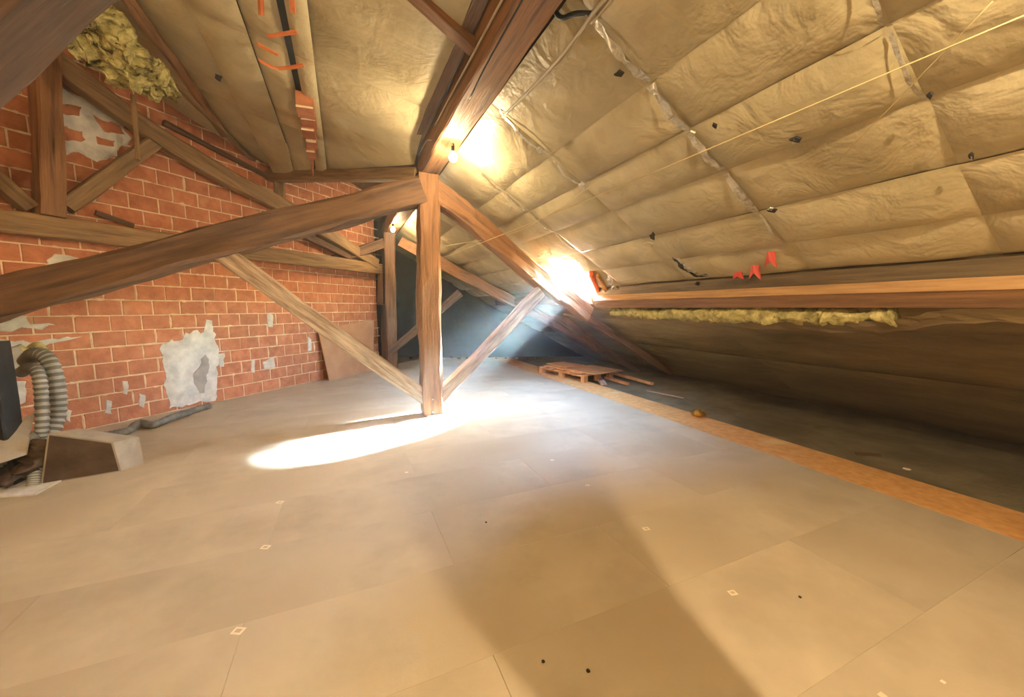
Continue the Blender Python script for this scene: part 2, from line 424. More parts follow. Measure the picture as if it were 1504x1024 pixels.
# pale mortar squeezed out along the joints
rv = random.Random(11); vs = []; fs = []
for c in vis:
    kc, zc, l = c
    for side in (0, 1):
        if rv.random() > (0.62 if side == 0 else 0.3): continue
        if side == 0:
            k0 = kc - l / 2 + rv.uniform(0, l * .4); L_ = rv.uniform(.08, .34); n_s = 7
            pts = [(k0 + L_ * q / n_s, zc - CH / 2 + rv.uniform(-.003, .003), (.007 + rv.random() * .008 + (.014 if rv.random() < .08 else 0)) * (0.2 + math.sin(PI * q / n_s))) for q in range(n_s + 1)]
            row_ = [(k_, z_ - h_ , z_ + h_) for k_, z_, h_ in pts]
            base = len(vs)
            for k_, a_, b_ in row_: vs += [wpt(k_, a_, .006), wpt(k_, (a_ + b_) / 2, .013), wpt(k_, b_, .006)]
        else:
            k1 = kc + l / 2; n_s = 5; base = len(vs); w0 = .006 + rv.random() * .006 + (.012 if rv.random() < .08 else 0)
            for q in range(n_s + 1):
                z_ = zc + (q / n_s - .5) * CH * .9; h_ = w0 * (.3 + math.sin(PI * q / n_s)) + rv.uniform(-.001, .002)
                vs += [wpt(k1 - h_, z_, .006), wpt(k1, z_, .013), wpt(k1 + h_, z_, .006)]
        for q in range(n_s):
            b0 = base + q * 3; fs += [(b0, b0 + 1, b0 + 4, b0 + 3), (b0 + 1, b0 + 2, b0 + 5, b0 + 4)]
tag(mk('squeezed_mortar', vs, fs, MORTAR, wall), kind='stuff')

def plain_wall(name, a, b, z1, mat, th=0.15, z0=-0.03):
    a = Vector((*a, 0)); b = Vector((*b, 0)); d = (b - a).normalized(); n = Vector((-d.y, d.x, 0)) * th
    o = hexa(name, [a + Vector((0, 0, z0)), b + Vector((0, 0, z0)), b + n + Vector((0, 0, z0)), a + n + Vector((0, 0, z0))],
             [a + Vector((0, 0, z1)), b + Vector((0, 0, z1)), b + n + Vector((0, 0, z1)), a + n + Vector((0, 0, z1))], mat)
    return tag(o, kind='structure')
plain_wall('wall_back', (7.6, -3.0), (-4.6, -3.0), 6.2, MORTAR, -0.15)
plain_wall('wall_side', (-4.6, -3.0), (-4.6, 4.8), 6.2, MORTAR, 0.15)
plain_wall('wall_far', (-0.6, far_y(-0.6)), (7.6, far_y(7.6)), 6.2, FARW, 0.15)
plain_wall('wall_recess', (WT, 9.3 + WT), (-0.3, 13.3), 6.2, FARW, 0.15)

# roof decks that close the attic (the right one has the torn opening)
def grid_surface(name, ta, tb, ua, ub, nt, nu, zf, mat, hole=None, parent=None):
    ts = [ta + (tb - ta) * i / nt for i in range(nt + 1)]; us = [ua + (ub - ua) * i / nu for i in range(nu + 1)]
    vs = [(t, q, zf(t, q)) for t in ts for q in us]; fs = []
    for i in range(nt):
        for j in range(nu):
            if hole and inpoly((ts[i] + ts[i + 1]) / 2, (us[j] + us[j + 1]) / 2, hole): continue
            a = i * (nu + 1) + j; fs.append((a, a + 1, a + nu + 2, a + nu + 1))
    return mk(name, vs, fs, mat, parent)
HOLE_BIG = [(hc[0] + (a - hc[0]) * 1.35 + .12, hc[1] + (b - hc[1]) * 1.35) for a, b in HOLE]
deck = grid_surface('roof_deck', 1.1, 7.6, -3.2, 13.6, 100, 240, lambda t, q: zr(t) + 0.13, DECK, HOLE_BIG)
tag(deck, kind='structure')
deck2 = grid_surface('roof_deck', -5.0, 1.1, -3.2, 13.6, 12, 4, lambda t, q: zl(t) + 0.62, DECK); tag(deck2, kind='structure')
box('ridge_fascia', (1.1, -3.2, 3.5), (1.14, 13.6, 4.3), DECK)['kind'] = 'structure'

# ------------------------------------------------------------------ insulation panels
ceiling = tag(empty('ceiling', (1.1, 0, RZ0)), kind='structure')
def pillow(dt, du, nt, nu, seed, depth=0.05):
    """panel with corner at the origin; z offset down"""
    r = random.Random(seed); off = Vector((r.uniform(0, 50), r.uniform(0, 50), 0)); vs = []; fs = []
    for i in range(nt + 1):
        for j in range(nu + 1):
            a = i / nt; b = j / nu
            e = (1 - abs(2 * a - 1) ** 3.0) * (1 - abs(2 * b - 1) ** 6)
            w = noise.noise(Vector((a * dt * 3, b * du * 2.0, 0)) + off) * 0.018 + noise.noise(Vector((a * dt * 8, b * du * 9, 0)) + off) * 0.005
            vs.append((a * dt, b * du, -(depth * e + w * (0.3 + e))))
    for i in range(nt):
        for j in range(nu):
            q = i * (nu + 1) + j; fs.append((q, q + 1, q + nu + 2, q + nu + 1))
    return vs, fs
TS = [1.30, 1.89, 2.27, 2.64, 3.07, 3.44, 3.80, 4.7, 5.6, 6.95]
US = [-2.4, -1.3, -0.15, 1.0, 2.08, 3.40, 4.6, 5.8, 7.0, 8.2, 9.4, 10.6, 11.9]
for i in range(len(TS) - 1):
    meshes = {}
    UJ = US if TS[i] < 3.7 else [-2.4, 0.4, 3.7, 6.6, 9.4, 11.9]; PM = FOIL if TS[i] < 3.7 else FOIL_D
    for j in range(len(UJ) - 1):
        t0, t1 = TS[i], TS[i + 1]; u0, u1 = UJ[j], UJ[j + 1]
        if u0 > far_y(t0) - .3: continue
        inh = not (t1 < hx0 or t0 > hx1 or u1 < hy0 or u0 > hy1)
        dt, du = t1 - t0, u1 - u0
        key = (round(dt, 2), round(du, 2), (i * 3 + j) % 3)
        if inh:
            nt, nu = 22, 44
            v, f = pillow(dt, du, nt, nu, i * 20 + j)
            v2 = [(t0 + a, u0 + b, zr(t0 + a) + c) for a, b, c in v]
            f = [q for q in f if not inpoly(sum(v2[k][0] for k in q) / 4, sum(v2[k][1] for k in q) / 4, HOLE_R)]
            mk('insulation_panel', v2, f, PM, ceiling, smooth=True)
            continue
        if key not in meshes:
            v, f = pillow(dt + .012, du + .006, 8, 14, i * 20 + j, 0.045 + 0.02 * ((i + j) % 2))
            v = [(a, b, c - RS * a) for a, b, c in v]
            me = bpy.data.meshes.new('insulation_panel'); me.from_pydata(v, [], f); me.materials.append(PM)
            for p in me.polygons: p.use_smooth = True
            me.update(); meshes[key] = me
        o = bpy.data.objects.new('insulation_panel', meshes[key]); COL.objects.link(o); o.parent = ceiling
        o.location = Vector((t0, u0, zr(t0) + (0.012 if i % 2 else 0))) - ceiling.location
# left slope
BA = Vector((0.98, 5.25, 3.30)); BB = Vector((-1.12, 8.18, 3.92))       # valley beam from king post to brick wall
def uend(t):
    if t >= BB.x: return BB.y + (BA.y - BB.y) * (t - BB.x) / (BA.x - BB.x)
    return t + 9.26
TL = [(-4.6, -3.95), (-3.95, -3.35), (-3.35, -2.75), (-2.75, -2.15), (-2.15, -1.55), (-1.55, -1.07), (-1.07, -0.66), (-0.66, -0.37), (-0.31, -0.15), (-0.15, 0.93)]
ULJ = [-3.0, -1.2, 0.6, 2.4, 4.2, 6.0, 20]
for si, (ta, tb) in enumerate(TL):
    for j in range(len(ULJ) - 1):
        u0 = ULJ[j]; tm = (ta + tb) / 2
        if u0 > uend(tm) - 0.4 : continue
        last = ULJ[j + 1] > uend(tm) - 0.4
        nt, nu = (14, 16) if tb - ta > .7 else (7, 14)
        vs = []; sd = si * 10 + j
        for a in range(nt + 1):
            for b in range(nu + 1):
                fa = a / nt; fb = b / nu; t = ta + (tb - ta) * fa
                ue = uend(t) if last else ULJ[j + 1]
                q = min(u0, ue - .02) + (ue - min(u0, ue - .02)) * fb
                e = (1 - abs(2 * fa - 1) ** 3) * (1 - abs(2 * fb - 1) ** 6)
                w = noise.noise(Vector((t * 3, q * 2, sd))) * 0.02 + noise.noise(Vector((t * 5, q * 9, sd))) * 0.006
                droop = 0.0
                if t > -1.07:
                    dd = max(0, 1 - (uend(t) - q) / 0.8); droop = 0.16 * dd * dd
                vs.append((t, q, zl(t) - 0.05 * e - w * (.3 + e) - droop + (0.03 if si % 2 else 0)))
        fs = [(a * (nu + 1) + b, a * (nu + 1) + b + 1, (a + 1) * (nu + 1) + b + 1, (a + 1) * (nu + 1) + b) for a in range(nt) for b in range(nu)]
        mk('insulation_panel', vs, fs, FOIL, ceiling, smooth=True)
# terracotta seen through the slot, and orange strips bridging it
box('slot_backing', (-0.40, -1, zl(-.35) + 0.05), (-0.28, 7.1, zl(-.35) + 0.08), DARK, ceiling)
def ribbon(name, pts, w, wdir, mat, parent, amp=0.01, n=20, z=0.0):
    sp = catmull(pts, n); wd = Vector(wdir).normalized(); vs = []
    for i, p in enumerate(sp):
        for k in range(4):
            q = p + wd * (k / 3 - .5) * w
            d = noise.noise_vector(q * 22) * amp
            vs.append(q + d + Vector((0, 0, z)))
    fs = [(i * 4 + k, i * 4 + k + 1, i * 4 + 5 + k, i * 4 + 4 + k) for i in range(n) for k in range(3)]
    return mk(name, vs, fs, mat, parent)
# silver tape over the cross joints of the right slope
def taped(u0, ta, tb, w, amp):
    seg = [t for t in TS if ta < t < tb]; e = [ta] + seg + [tb]
    for a, b in zip(e, e[1:]):
        pts = [Vector((a + (b - a) * f, u0 + random.uniform(-.01, .01), zr(a + (b - a) * f) - 0.012 - 0.05 * math.sin(PI * f))) for f in (0.03, .25, .5, .75, .97)]
        ribbon('joint_tape', pts, w, (0, 1, 0), TAPE, ceiling, amp, 14)
taped(2.08, 1.4, 3.07, 0.055, 0.016); taped(3.40, 1.35, 2.27, 0.04, 0.012)
taped(2.08, 3.07, 3.44, 0.02, 0.006); taped(1.0, 2.0, 2.64, 0.02, 0.006)
taped(4.6, 1.6, 3.0, 0.03, 0.012)

# ------------------------------------------------------------------ big timbers
ridge = tag(empty('ridge_beam', (1.115, -3.0, 3.25)), 'long square ridge beam running from the top of the frame to the king post, lit bulbs under it', 'beam')
beam('timber', [(1.115, -3.0, 3.41), (1.115, 12.1, 3.41)], 0.25, 0.32, WOOD, ridge, n=60, rough=0.010, cham=0.08)
# plank running alongside on the left
beam('side_plank', [(0.92, -3.0, 3.55), (0.92, 5.1, 3.55)], 0.10, 0.06, WOOD_D, ridge, n=30, rough=0.004, cham=0.05)

UT = 5.30
def strap(parent, p, w, h, d):
    return box('strap', (p.x - w / 2, p.y - d, p.z), (p.x + w / 2, p.y, p.z + h), STEEL, parent)
tr = tag(empty('roof_truss', (1.09, UT, 0)), 'central king post truss with two rafters and two low struts, standing on the chipboard floor', 'truss', 'king post trusses')
kp_b = PU(635, 606, UT); kp_t = PU(629, 262, UT)
beam('king_post', [(kp_b.x, UT, 0.0), ((kp_b.x + kp_t.x) / 2 - .02, UT, 1.6), (1.1, UT, 3.24)], 0.27, 0.27, WOOD, tr, up=(0, 1, 0), rough=0.016, cham=0.2)
beam('rafter', [PU(x, y, UT) for x, y in ((618, 281), (480, 318), (330, 352), (180, 396), (0, 442), (-160, 486))], 0.29, 0.33, WOOD_D, tr, rough=0.02, cham=0.18, n=30)
beam('rafter', [PU(x, y, UT) for x, y in ((630, 276), (700, 330), (775, 395), (862, 462))], 0.24, 0.26, WOOD, tr, rough=0.018, cham=0.18)
beam('strut', [PU(x, y, UT) for x, y in ((322, 368), (470, 476), (630, 588))], 0.15, 0.20, WOOD_P, tr, rough=0.01, cham=0.12)
beam('strut', [PU(x, y, UT) for x, y in ((640, 590), (720, 506), (793, 428))], 0.16, 0.17, WOOD_P, tr, rough=0.012, cham=0.12)
stp = strap(tr, Vector((kp_b.x - .02, UT - 0.125, 0.0)), 0.05, 0.30, 0.008)
box('foot_bracket', (kp_b.x - .10, UT - 0.17, 0.0), (kp_b.x + .14, UT - .12, 0.02), STEEL, tr)
for x, z_ in ((-.02, .06), (-.02, .24)):
    tube('bolt', [Vector((kp_b.x + x, UT - .13, z_)), Vector((kp_b.x + x, UT - .15, z_))], 0.012, STEEL, None, n=2, seg=6).parent = stp
beam('cleat', [PU(783, 408, UT - .16), PU(822, 440, UT - .16)], 0.05, 0.04, PINE, tr, rough=.003)

# truss far behind
tr2 = tag(empty('roof_truss', (1.01, 9.6, 0)), 'smaller looking truss in the dark far end, seen behind the central king post', 'truss', 'king post trusses')
p2 = Vector((1.01, 9.6, 0))
beam('king_post', [(1.01, 9.6, 0), (1.05, 9.6, 3.24)], 0.24, 0.24, WOOD_D, tr2, up=(0, 1, 0), rough=0.014, cham=0.2)
ra = PU(588, 355, 9.5); rb = PU(700, 415, 8.6); rc = PU(842, 490, 8.3); rd = PU(930, 540, 8.2)
beam('rafter', [ra, rb, rc, rd], 0.20, 0.24, WOOD, tr2, rough=0.014)
beam('strut', [PU(574, 516, 9.5), PU(676, 430, 9.1)], 0.14, 0.18, WOOD_D, tr2, rough=0.012)
beam('rafter', [Vector((0.9, 9.6, 3.0)), Vector((-.2, 9.2, 2.5))], 0.2, 0.22, WOOD_D, tr2)

# truss beside the camera (throws the wedge shaped shadow on the boards)
tr0 = tag(empty('roof_truss', (1.06, -0.05, 0)), 'near truss standing just outside the right edge of the picture', 'truss', 'king post trusses')
beam('king_post', [(1.06, -0.05, 0), (1.06, -0.05, 3.24)], 0.23, 0.23, WOOD, tr0, up=(0, 1, 0), rough=0.012)

# valley beam and its packing
vb = tag(empty('valley_beam', BB), 'grey horizontal beam under the end of the left ceiling, brick wall to king post', 'beam')
beam('timber', [BB + Vector((-.03, .05, -.1)), BA + Vector((.0, .08, -.05))], 0.16, 0.16, WOOD_G, vb, rough=0.006)
beam('packing_board', [BB + Vector((0.05, .1, .10)), BA + Vector((.0, .12, .10))], 0.03, 0.24, WOOD_D, vb, rough=0.006)
pb_ = PW(410, 248, .16); pe_ = PW(411, 292, .16)
beam('end_block', [pb_, pe_], 0.14, 0.16, WOOD_G, vb, up=(1, 0, 0), rough=.006)

# truss built along the brick wall
wt = tag(empty('wall_truss', PW(75, 335, 0.2)), 'timber truss standing against the red brick wall', 'truss')
O = 0.17
beam('bottom_chord', [PW(x, y, O) for x, y in ((-90, 312), (0, 324), (280, 360), (562, 396))], 0.15, 0.24, WOOD_G, wt, rough=0.010, n=26)
beam('top_chord', [PW(x, y, O + .02) for x, y in ((20, 30), (84, 92), (215, 190), (330, 260), (430, 312), (552, 388))], 0.16, 0.24, WOOD_G, wt, rough=0.012, n=26, up=WN.cross(WD))
beam('post', [PW(74, 318, O + .06), PW(64, 60, O + .06)], 0.20, 0.22, WOOD, wt, up=WN, rough=0.012)
beam('strut', [PW(96, 304, O - .01), PW(232, 205, O - .01)], 0.14, 0.17, WOOD_G, wt, rough=0.010)
beam('strut', [PW(44, 306, O - .01), PW(-60, 216, O - .01)], 0.14, 0.15, WOOD_G, wt, rough=0.010)
beam('strut', [PW(445, 345, O - .04), PW(518, 380, O - .04)], 0.10, 0.12, WOOD_D, wt, rough=0.008)
beam('post', [PW(569, 330, O), PW(567, 528, O)], 0.16, 0.20, WOOD_D, wt, up=WN, rough=0.010)
beam('corbel', [PW(561, 402, O + .02), PW(561, 448, O + .02)], 0.16, 0.16, WOOD_D, wt, up=WN, rough=0.010)
beam('batten', [PW(140, 312, .09), PW(196, 332, .09)], 0.04, 0.06, WOOD_D, wt, rough=0.004)
beam('wall_plate', [PW(240, 180, .06), PW(398, 262, .06)], 0.07, 0.07, WOOD_D, wt, rough=0.008)

# dark beam crossing the top left corner, towards the viewer
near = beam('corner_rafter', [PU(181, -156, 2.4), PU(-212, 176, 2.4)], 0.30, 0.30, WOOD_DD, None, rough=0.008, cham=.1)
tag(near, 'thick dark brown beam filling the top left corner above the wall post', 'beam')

# rafters beneath the left ceiling next to the torn wool
rf = beam('sloping_board', [hit(178, -10, (0, 0, 1), (0, 0, 4.05)), hit(262, 100, (0, 0, 1), (0, 0, 4.05)), hit(330, 200, (0, 0, 1), (0, 0, 4.05))], 0.10, 0.05, WOOD, None, rough=0.006)
tag(rf, 'narrow reddish board under the left ceiling, right of the torn wool', 'board')
rf = beam('sloping_board', [hit(258, 125, (0, 0, 1), (0, 0, 4.0)), hit(400, 262, (0, 0, 1), (0, 0, 4.0))], 0.05, 0.05, WOOD_G, None, rough=0.006)
tag(rf, 'thin batten along the top of the brick wall', 'board')
sh = beam('short_joist', [Vector((0.10, 2.62, 3.70)), Vector((1.0, 3.0, 3.50))], 0.10, 0.14, WOOD, None, rough=0.006)
sh.matrix_basis = sh.matrix_basis
tag(sh, 'short reddish joist meeting the ridge beam at the top centre', 'joist')

# purlin along the right slope
pur = tag(empty('purlin', (3.75, -2.5, 1.5)), 'long two tier purlin across the right slope with a lit upper edge', 'beam')
def extrude(name, prof, u0, u1, n, mat, parent, amp=0.006):
    vs = []; m = len(prof); sd = random.random() * 40
    for i in range(n + 1):
        q = u0 + (u1 - u0) * i / n
        for a, b in prof:
            d = noise.noise_vector(Vector((a * 7, q * 1.3, b * 7 + sd))) * amp
            vs.append((a + d.x, q, b + d.z))
    fs = [(i * m + k, i * m + (k + 1) % m, (i + 1) * m + (k + 1) % m, (i + 1) * m + k) for i in range(n) for k in range(m)]
    fs += [tuple(range(m)), tuple(n * m + k for k in range(m))]
    return fixn(mk(name, vs, fs, mat, parent))
WOODY = material('purlin_wood', (104, 74, 48), (140, 102, 66), 3, (9, 0.6, 9), 0.62, 0.4, 7, dirt=((96, 64, 40), 1.3, 0.55, 0.75))
WOODYL = material('purlin_lit_wood', (170, 132, 90), (206, 166, 118), 3, (9, 0.6, 9), 0.6, 0.3, 7)
WOODYG = material('purlin_grey_wood', (88, 74, 54), (118, 100, 72), 3, (9, 0.6, 9), 0.7, 0.4, 7)
extrude('upper_plate', [(3.775, 1.67), (3.775, 1.815), (3.85, 1.80), (3.85, 1.60)], -2.5, 5.15, 50, WOODYG, pur, .006)
extrude('lit_edge_strip', [(3.69, 1.612), (3.755, 1.695), (3.80, 1.675), (3.73, 1.60)], -2.5, 5.15, 60, WOODYL, pur, .004)  # lamplight on the purlin's edge, painted as a paler strip
extrude('lower_beam', [(3.735, 1.50), (3.70, 1.615), (3.762, 1.685), (3.92, 1.62), (3.92, 1.50)], -2.5, 5.15, 50, WOODY, pur, .006)
# continuation of the purlin behind the truss
pur2 = tag(extrude('purlin', [(3.75, 1.56), (3.72, 1.70), (3.8, 1.76), (3.9, 1.56)], 5.45, 9.6, 30, WOODY, None, .01), 'dark purlin running on beyond the central truss', 'beam')
# lower rafters in the dark behind the hole
for (a, b), lab in zip((((862, 466), (985, 548)), ((830, 470), (948, 556))), ('upper of two dark rafters descending below the broken opening', 'lower of two dark rafters descending below the broken opening')):
    o = beam('dark_rafter', [PR(*a, .16 if a[0] > 840 else .24), PR(*b, .16 if a[0] > 840 else .24)], 0.10, 0.13, WOOD_D, None, rough=0.01)
    tag(o, lab, 'rafter')

# ------------------------------------------------------------------ lamps under the ridge
def lamp(p, label, energy, top=None):
    e = tag(empty('bare_bulb', p), label, 'lamp', 'bare bulbs under the ridge beam')
    seg, n = 12, 8; vs = []
    prof = [(0.0, -.085), (.024, -.079), (.041, -.060), (.046, -.038), (.038, -.012), (.022, .010), (.015, .022)]
    for r_, z_ in prof:
        for k in range(seg): a = 2 * PI * k / seg; vs.append((p[0] + r_ * math.cos(a), p[1] + r_ * math.sin(a), p[2] + z_))
    fs = [(i * seg + k, i * seg + (k + 1) % seg, (i + 1) * seg + (k + 1) % seg, (i + 1) * seg + k) for i in range(len(prof) - 1) for k in range(seg)]
    g = mk('bulb_glass', vs, fs, GLOW, e, smooth=True)
    tube('socket', [Vector(p) + Vector((0, 0, .018)), Vector(p) + Vector((0, 0, .075))], 0.019, BLACK, e, n=3, seg=12)
    tube('flex', [Vector(p) + Vector((0, 0, .07)), Vector(p) + Vector((0.01, 0, .10)), Vector((top[0], p[1] + .02, top[1])) if top else Vector((1.115, p[1] + .02, 3.26))], 0.005, BLACK, e, n=6, seg=6)
    ld = bpy.data.lights.new('bulb_light', 'POINT'); ld.energy = energy; ld.color = BULB_COLOR; ld.shadow_soft_size = 0.015
    lo = bpy.data.objects.new('bulb_light', ld); COL.objects.link(lo); lo.parent = e; lo.location = (0, 0, -0.12)
lamp((1.15, 4.20, 3.15), 'lit bare bulb under the ridge beam just before the king post', 52)
lamp((1.02, 8.55, 3.17), 'second lit bare bulb, further away to the left of the king post', 52)
lamp((1.045, -0.60, 3.12), 'lit bare bulb behind the viewer, nearest the near king post', 260)
lamp((-1.3, -1.9, 3.5), 'unseen fill bulb added behind the viewer on the left, hanging from the sloping ceiling', 80, (-1.3, 3.99))  # extra bulb added to brighten the left ceiling and wall

# ------------------------------------------------------------------ insulation wool
def wool(name, pts, r, n=26, seg=12, flat=0.6, amp=0.05, label=None, parent=None, mat=None):
    sp = catmull(pts, n); vs = []; sd = random.random() * 30
    for i, p in enumerate(sp):
        t = (sp[min(i + 1, n)] - sp[max(i - 1, 0)]).normalized(); s = t.cross(Vector((0, 0, 1))).normalized(); b = s.cross(t)
        rr = r * (0.35 + 0.65 * math.sin(PI * min(max(i / n, .06), .94)) ** .4)
        for k in range(seg):
            a = 2 * PI * k / seg; q = p + s * math.cos(a) * rr + b * math.sin(a) * rr * flat
            vs.append(q + noise.noise_vector(q * 6 + Vector((sd, 0, 0))) * amp + noise.noise_vector(q * 17) * amp * .5 + noise.noise_vector(q * 45) * amp * .25)
    fs = [(i * seg + k, i * seg + (k + 1) % seg, (i + 1) * seg + (k + 1) % seg, (i + 1) * seg + k) for i in range(n) for k in range(seg)]
    fs += [tuple(range(seg)), tuple(n * seg + k for k in range(seg))]
    o = mk(name, vs, fs, mat or WOOL, parent, smooth=True, loc=None if parent else sp[0]); fixn(o)
    if label: tag(o, label, 'insulation')
    return o
wl_ = tag(empty('torn_wool', PU(190, 80, 4.9)), 'yellow mineral wool torn and hanging at the top left above the wall truss', 'insulation')
def zp(x, y, z_): return hit(x, y, (0, 0, 1), (0, 0, z_))
wool('tuft', [zp(88, 42, 3.9), zp(120, 60, 3.8), zp(150, 78, 3.75), zp(200, 118, 3.75), zp(250, 132, 3.8)], 0.15, parent=wl_, amp=.13, n=90, seg=30)
wool('tuft', [zp(150, 15, 3.95), zp(165, 50, 3.85), zp(195, 75, 3.8), zp(215, 105, 3.8)], 0.13, parent=wl_, amp=.13, n=80, seg=30)
wool('tuft', [zp(160, 90, 3.7), zp(200, 120, 3.65), zp(245, 140, 3.7)], 0.09, parent=wl_, amp=.09, n=60, seg=24)
patch('facing_flap', [zp(112, 18, 3.9), zp(138, 10, 3.95), zp(132, 28, 3.9), zp(115, 24, 3.88)], (0, -1, 0), .01, FOIL, wl_, amp=.02)
tag(beam('hanging_lath', [zp(196, 140, 3.7), PU(203, 235, zp(196, 140, 3.7).y)], 0.03, 0.045, WOOD_G, None, up=(0, 1, 0), rough=.004), 'thin lath hanging down from the torn wool', 'lath')
# wool under the purlin
o = wool('wool_strip', [Vector((3.9, 4.9, 1.44)), Vector((3.88, 4.0, 1.43)), Vector((3.87, 3.0, 1.425)), Vector((3.87, 2.2, 1.425)), Vector((3.88, 1.5, 1.43))], 0.10, n=160, seg=20, amp=.05, flat=.8, label='strip of yellowish mineral wool bulging out beneath the purlin')
# loose facing lip below the wool
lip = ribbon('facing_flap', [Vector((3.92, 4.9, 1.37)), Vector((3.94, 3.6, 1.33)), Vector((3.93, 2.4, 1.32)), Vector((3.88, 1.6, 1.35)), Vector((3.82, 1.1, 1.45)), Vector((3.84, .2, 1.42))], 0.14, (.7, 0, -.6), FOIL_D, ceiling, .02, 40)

# ------------------------------------------------------------------ wires and conduits
def wire(name, pts, r, mat, label, cat, n=24, sag=0.0):
    o = tube(name, pts, r, mat, None, n=n, seg=6); return tag(o, label, cat)
a = PU(650, 379, UT - .14); b = hit(1520, 16, (1, 0, 0), (2.15, 0, 0)); mid = a.lerp(b, .5) - Vector((0, 0, .02))
wire('string', [a, mid, b], 0.003, WIREM, 'pale string stretched from the king post up to the right edge of the ceiling', 'string')
a = PR(1458, 2, .16); b = PR(1232, 236, .14)
wire('string', [a, b], 0.0025, WIREM, 'faint thin string hanging steeply across the top right of the ceiling', 'string', n=8)
a = PR(650, 350, .3); 
wire('string', [PU(652, 362, UT - .1), PR(760, 340, .12), PR(905, 250, .08)], 0.003, WIREM, 'short slack string between king post and right ceiling', 'string', n=18)
wire('cable', [PT(745, -14, .975), PT(700, 70, .975), PT(639, 184, .975)], 0.009, CONDUIT, 'white cable clipped to the left face of the ridge beam', 'cable')
wire('cable', [PT(633, 206, .975), PT(626, 208, .975), PT(615, 228, .975)], 0.008, CONDUIT, 'short bent white cable end near the bulb', 'cable', n=10)
wire('cable', [PT(775, -14, .985), PT(712, 100, .985), PT(690, 145, .985)], 0.006, BLACK, 'thin dark cable along the lower left edge of the ridge beam', 'cable', n=10)
wire('conduit', [PR(900, -14, .05), PR(872, 18, .06), PR(845, 56, .05), PR(800, 110, .05), PR(738, 172, .05)], 0.012, CONDUIT, 'pale conduit on the right ceiling, lower of a pair beside the ridge beam', 'conduit')
wire('conduit', [PR(908, -14, .05), PR(882, 20, .05), PR(868, 34, .05)], 0.008, CONDUIT, 'short pale conduit at the top, upper of a pair beside the ridge beam', 'conduit', n=8)
wire('cable', [PR(812, 10, .0), PR(824, 26, .06), PR(845, 20, .06), PR(868, 20, .05)], 0.016, BLACK, 'black cable loop beside the ridge beam at the top', 'cable', n=16)

# torn bits on the right ceiling
def tear(px, py, w, h, mat, off=.07):
    patch('tear', [PR(px - w, py, off), PR(px, py - h, off), PR(px + w, py - h * .3, off), PR(px + w * .6, py + h, off), PR(px - w * .5, py + h * .6, off)], RN, .012, mat, ceiling, amp=.012, step=.02)
for px, py, w, h, m_ in ((1168, 204, 9, 4, DARK), (1166, 206, 4, 3, TAPE), (1428, 227, 5, 5, DARK), (1430, 229, 3, 4, LABEL), (1367, 138, 4, 5, DARK), (958, 346, 4, 6, DARK), (952, 358, 8, 4, FOIL),
                         (910, 107, 8, 5, DARK), (1050, 184, 4, 4, DARK), (1015, 196, 7, 5, TAPE), (1134, 308, 8, 3, DARK), (1132, 306, 5, 2, TAPE), (856, 272, 6, 6, TAPE), (793, 220, 5, 5, TAPE), (1024, 416, 4, 3, DARK)):
    tear(px, py, w, h, m_)
fl = [PR(992, 376, .10), PR(1004, 388, .15), PR(1016, 398, .16), PR(1040, 405, .10)]
ribbon('torn_flap', fl, .09, (0, 1, .3), TAPE, ceiling, .035, 18)
ribbon('torn_flap', [p + Vector((.02, .04, -.02)) for p in fl], .05, (0, 1, .3), DARK, ceiling, .04, 18)
for i, (px, py, h) in enumerate(((1109, 396, 14), (1132, 380, 12), (1084, 404, 6))):
    c = PR(px, py, .07); s = (c - CAM).length / F
    vs = [c + Vector((0, -3 * s, h * s * .9)), c + Vector((0, 4 * s, h * s)), c + Vector((0, 7 * s, -h * s * .8)), c + Vector((-.02, 0, -h * s * .3)), c + Vector((0, -7 * s, -h * s * .9))]
    vs += [v + Vector((.012, 0, .004)) for v in vs]
    fs = [(0, 1, 2, 3, 4), (9, 8, 7, 6, 5)] + [(k, (k + 1) % 5, 5 + (k + 1) % 5, 5 + k) for k in range(5)]
    o = fixn(mk('plastic_shred', vs, fs, RED, None, loc=c))
    tag(o, ('middle and largest red plastic shred stuck above the purlin', 'upper right red plastic shred stuck above the purlin', 'lowest left red plastic shred stuck above the purlin')[i], 'plastic')
# edges of the broken opening
op = tag(empty('roof_opening_frame', (hc[0], hc[1], zr(hc[0]))), 'splintered orange battens and torn facing around the bright roof opening', 'frame')
beam('batten', [PR(869, 398, .02), PR(884, 436, .02)], 0.05, 0.16, TERRA, op, rough=.01)
beam('batten', [PR(878, 404, .05), PR(896, 434, .05)], 0.04, 0.06, PINE, op, rough=.01)
beam('batten', [PR(806, 376, -.06), PR(850, 380, -.06)], 0.03, 0.05, TERRA, op, rough=.01)
ribbon('torn_facing', [PR(892, 404, .03), PR(900, 420, .07), PR(912, 430, .04)], .10, (0, 1, 0), TAPE, op, .04, 12)
ribbon('torn_facing', [PR(788, 378, .05), PR(800, 372, .08), PR(815, 376, .05)], .06, (0, 1, 0), TAPE, op, .03, 12)
beam('splinter', [PR(850, 448, .18), PR(853, 466, .3)], 0.03, 0.03, PINE, op, rough=.006)
beam('splinter', [PR(828, 462, .3), PR(860, 467, .3)], 0.03, 0.03, WOOD_G, op, rough=.006)

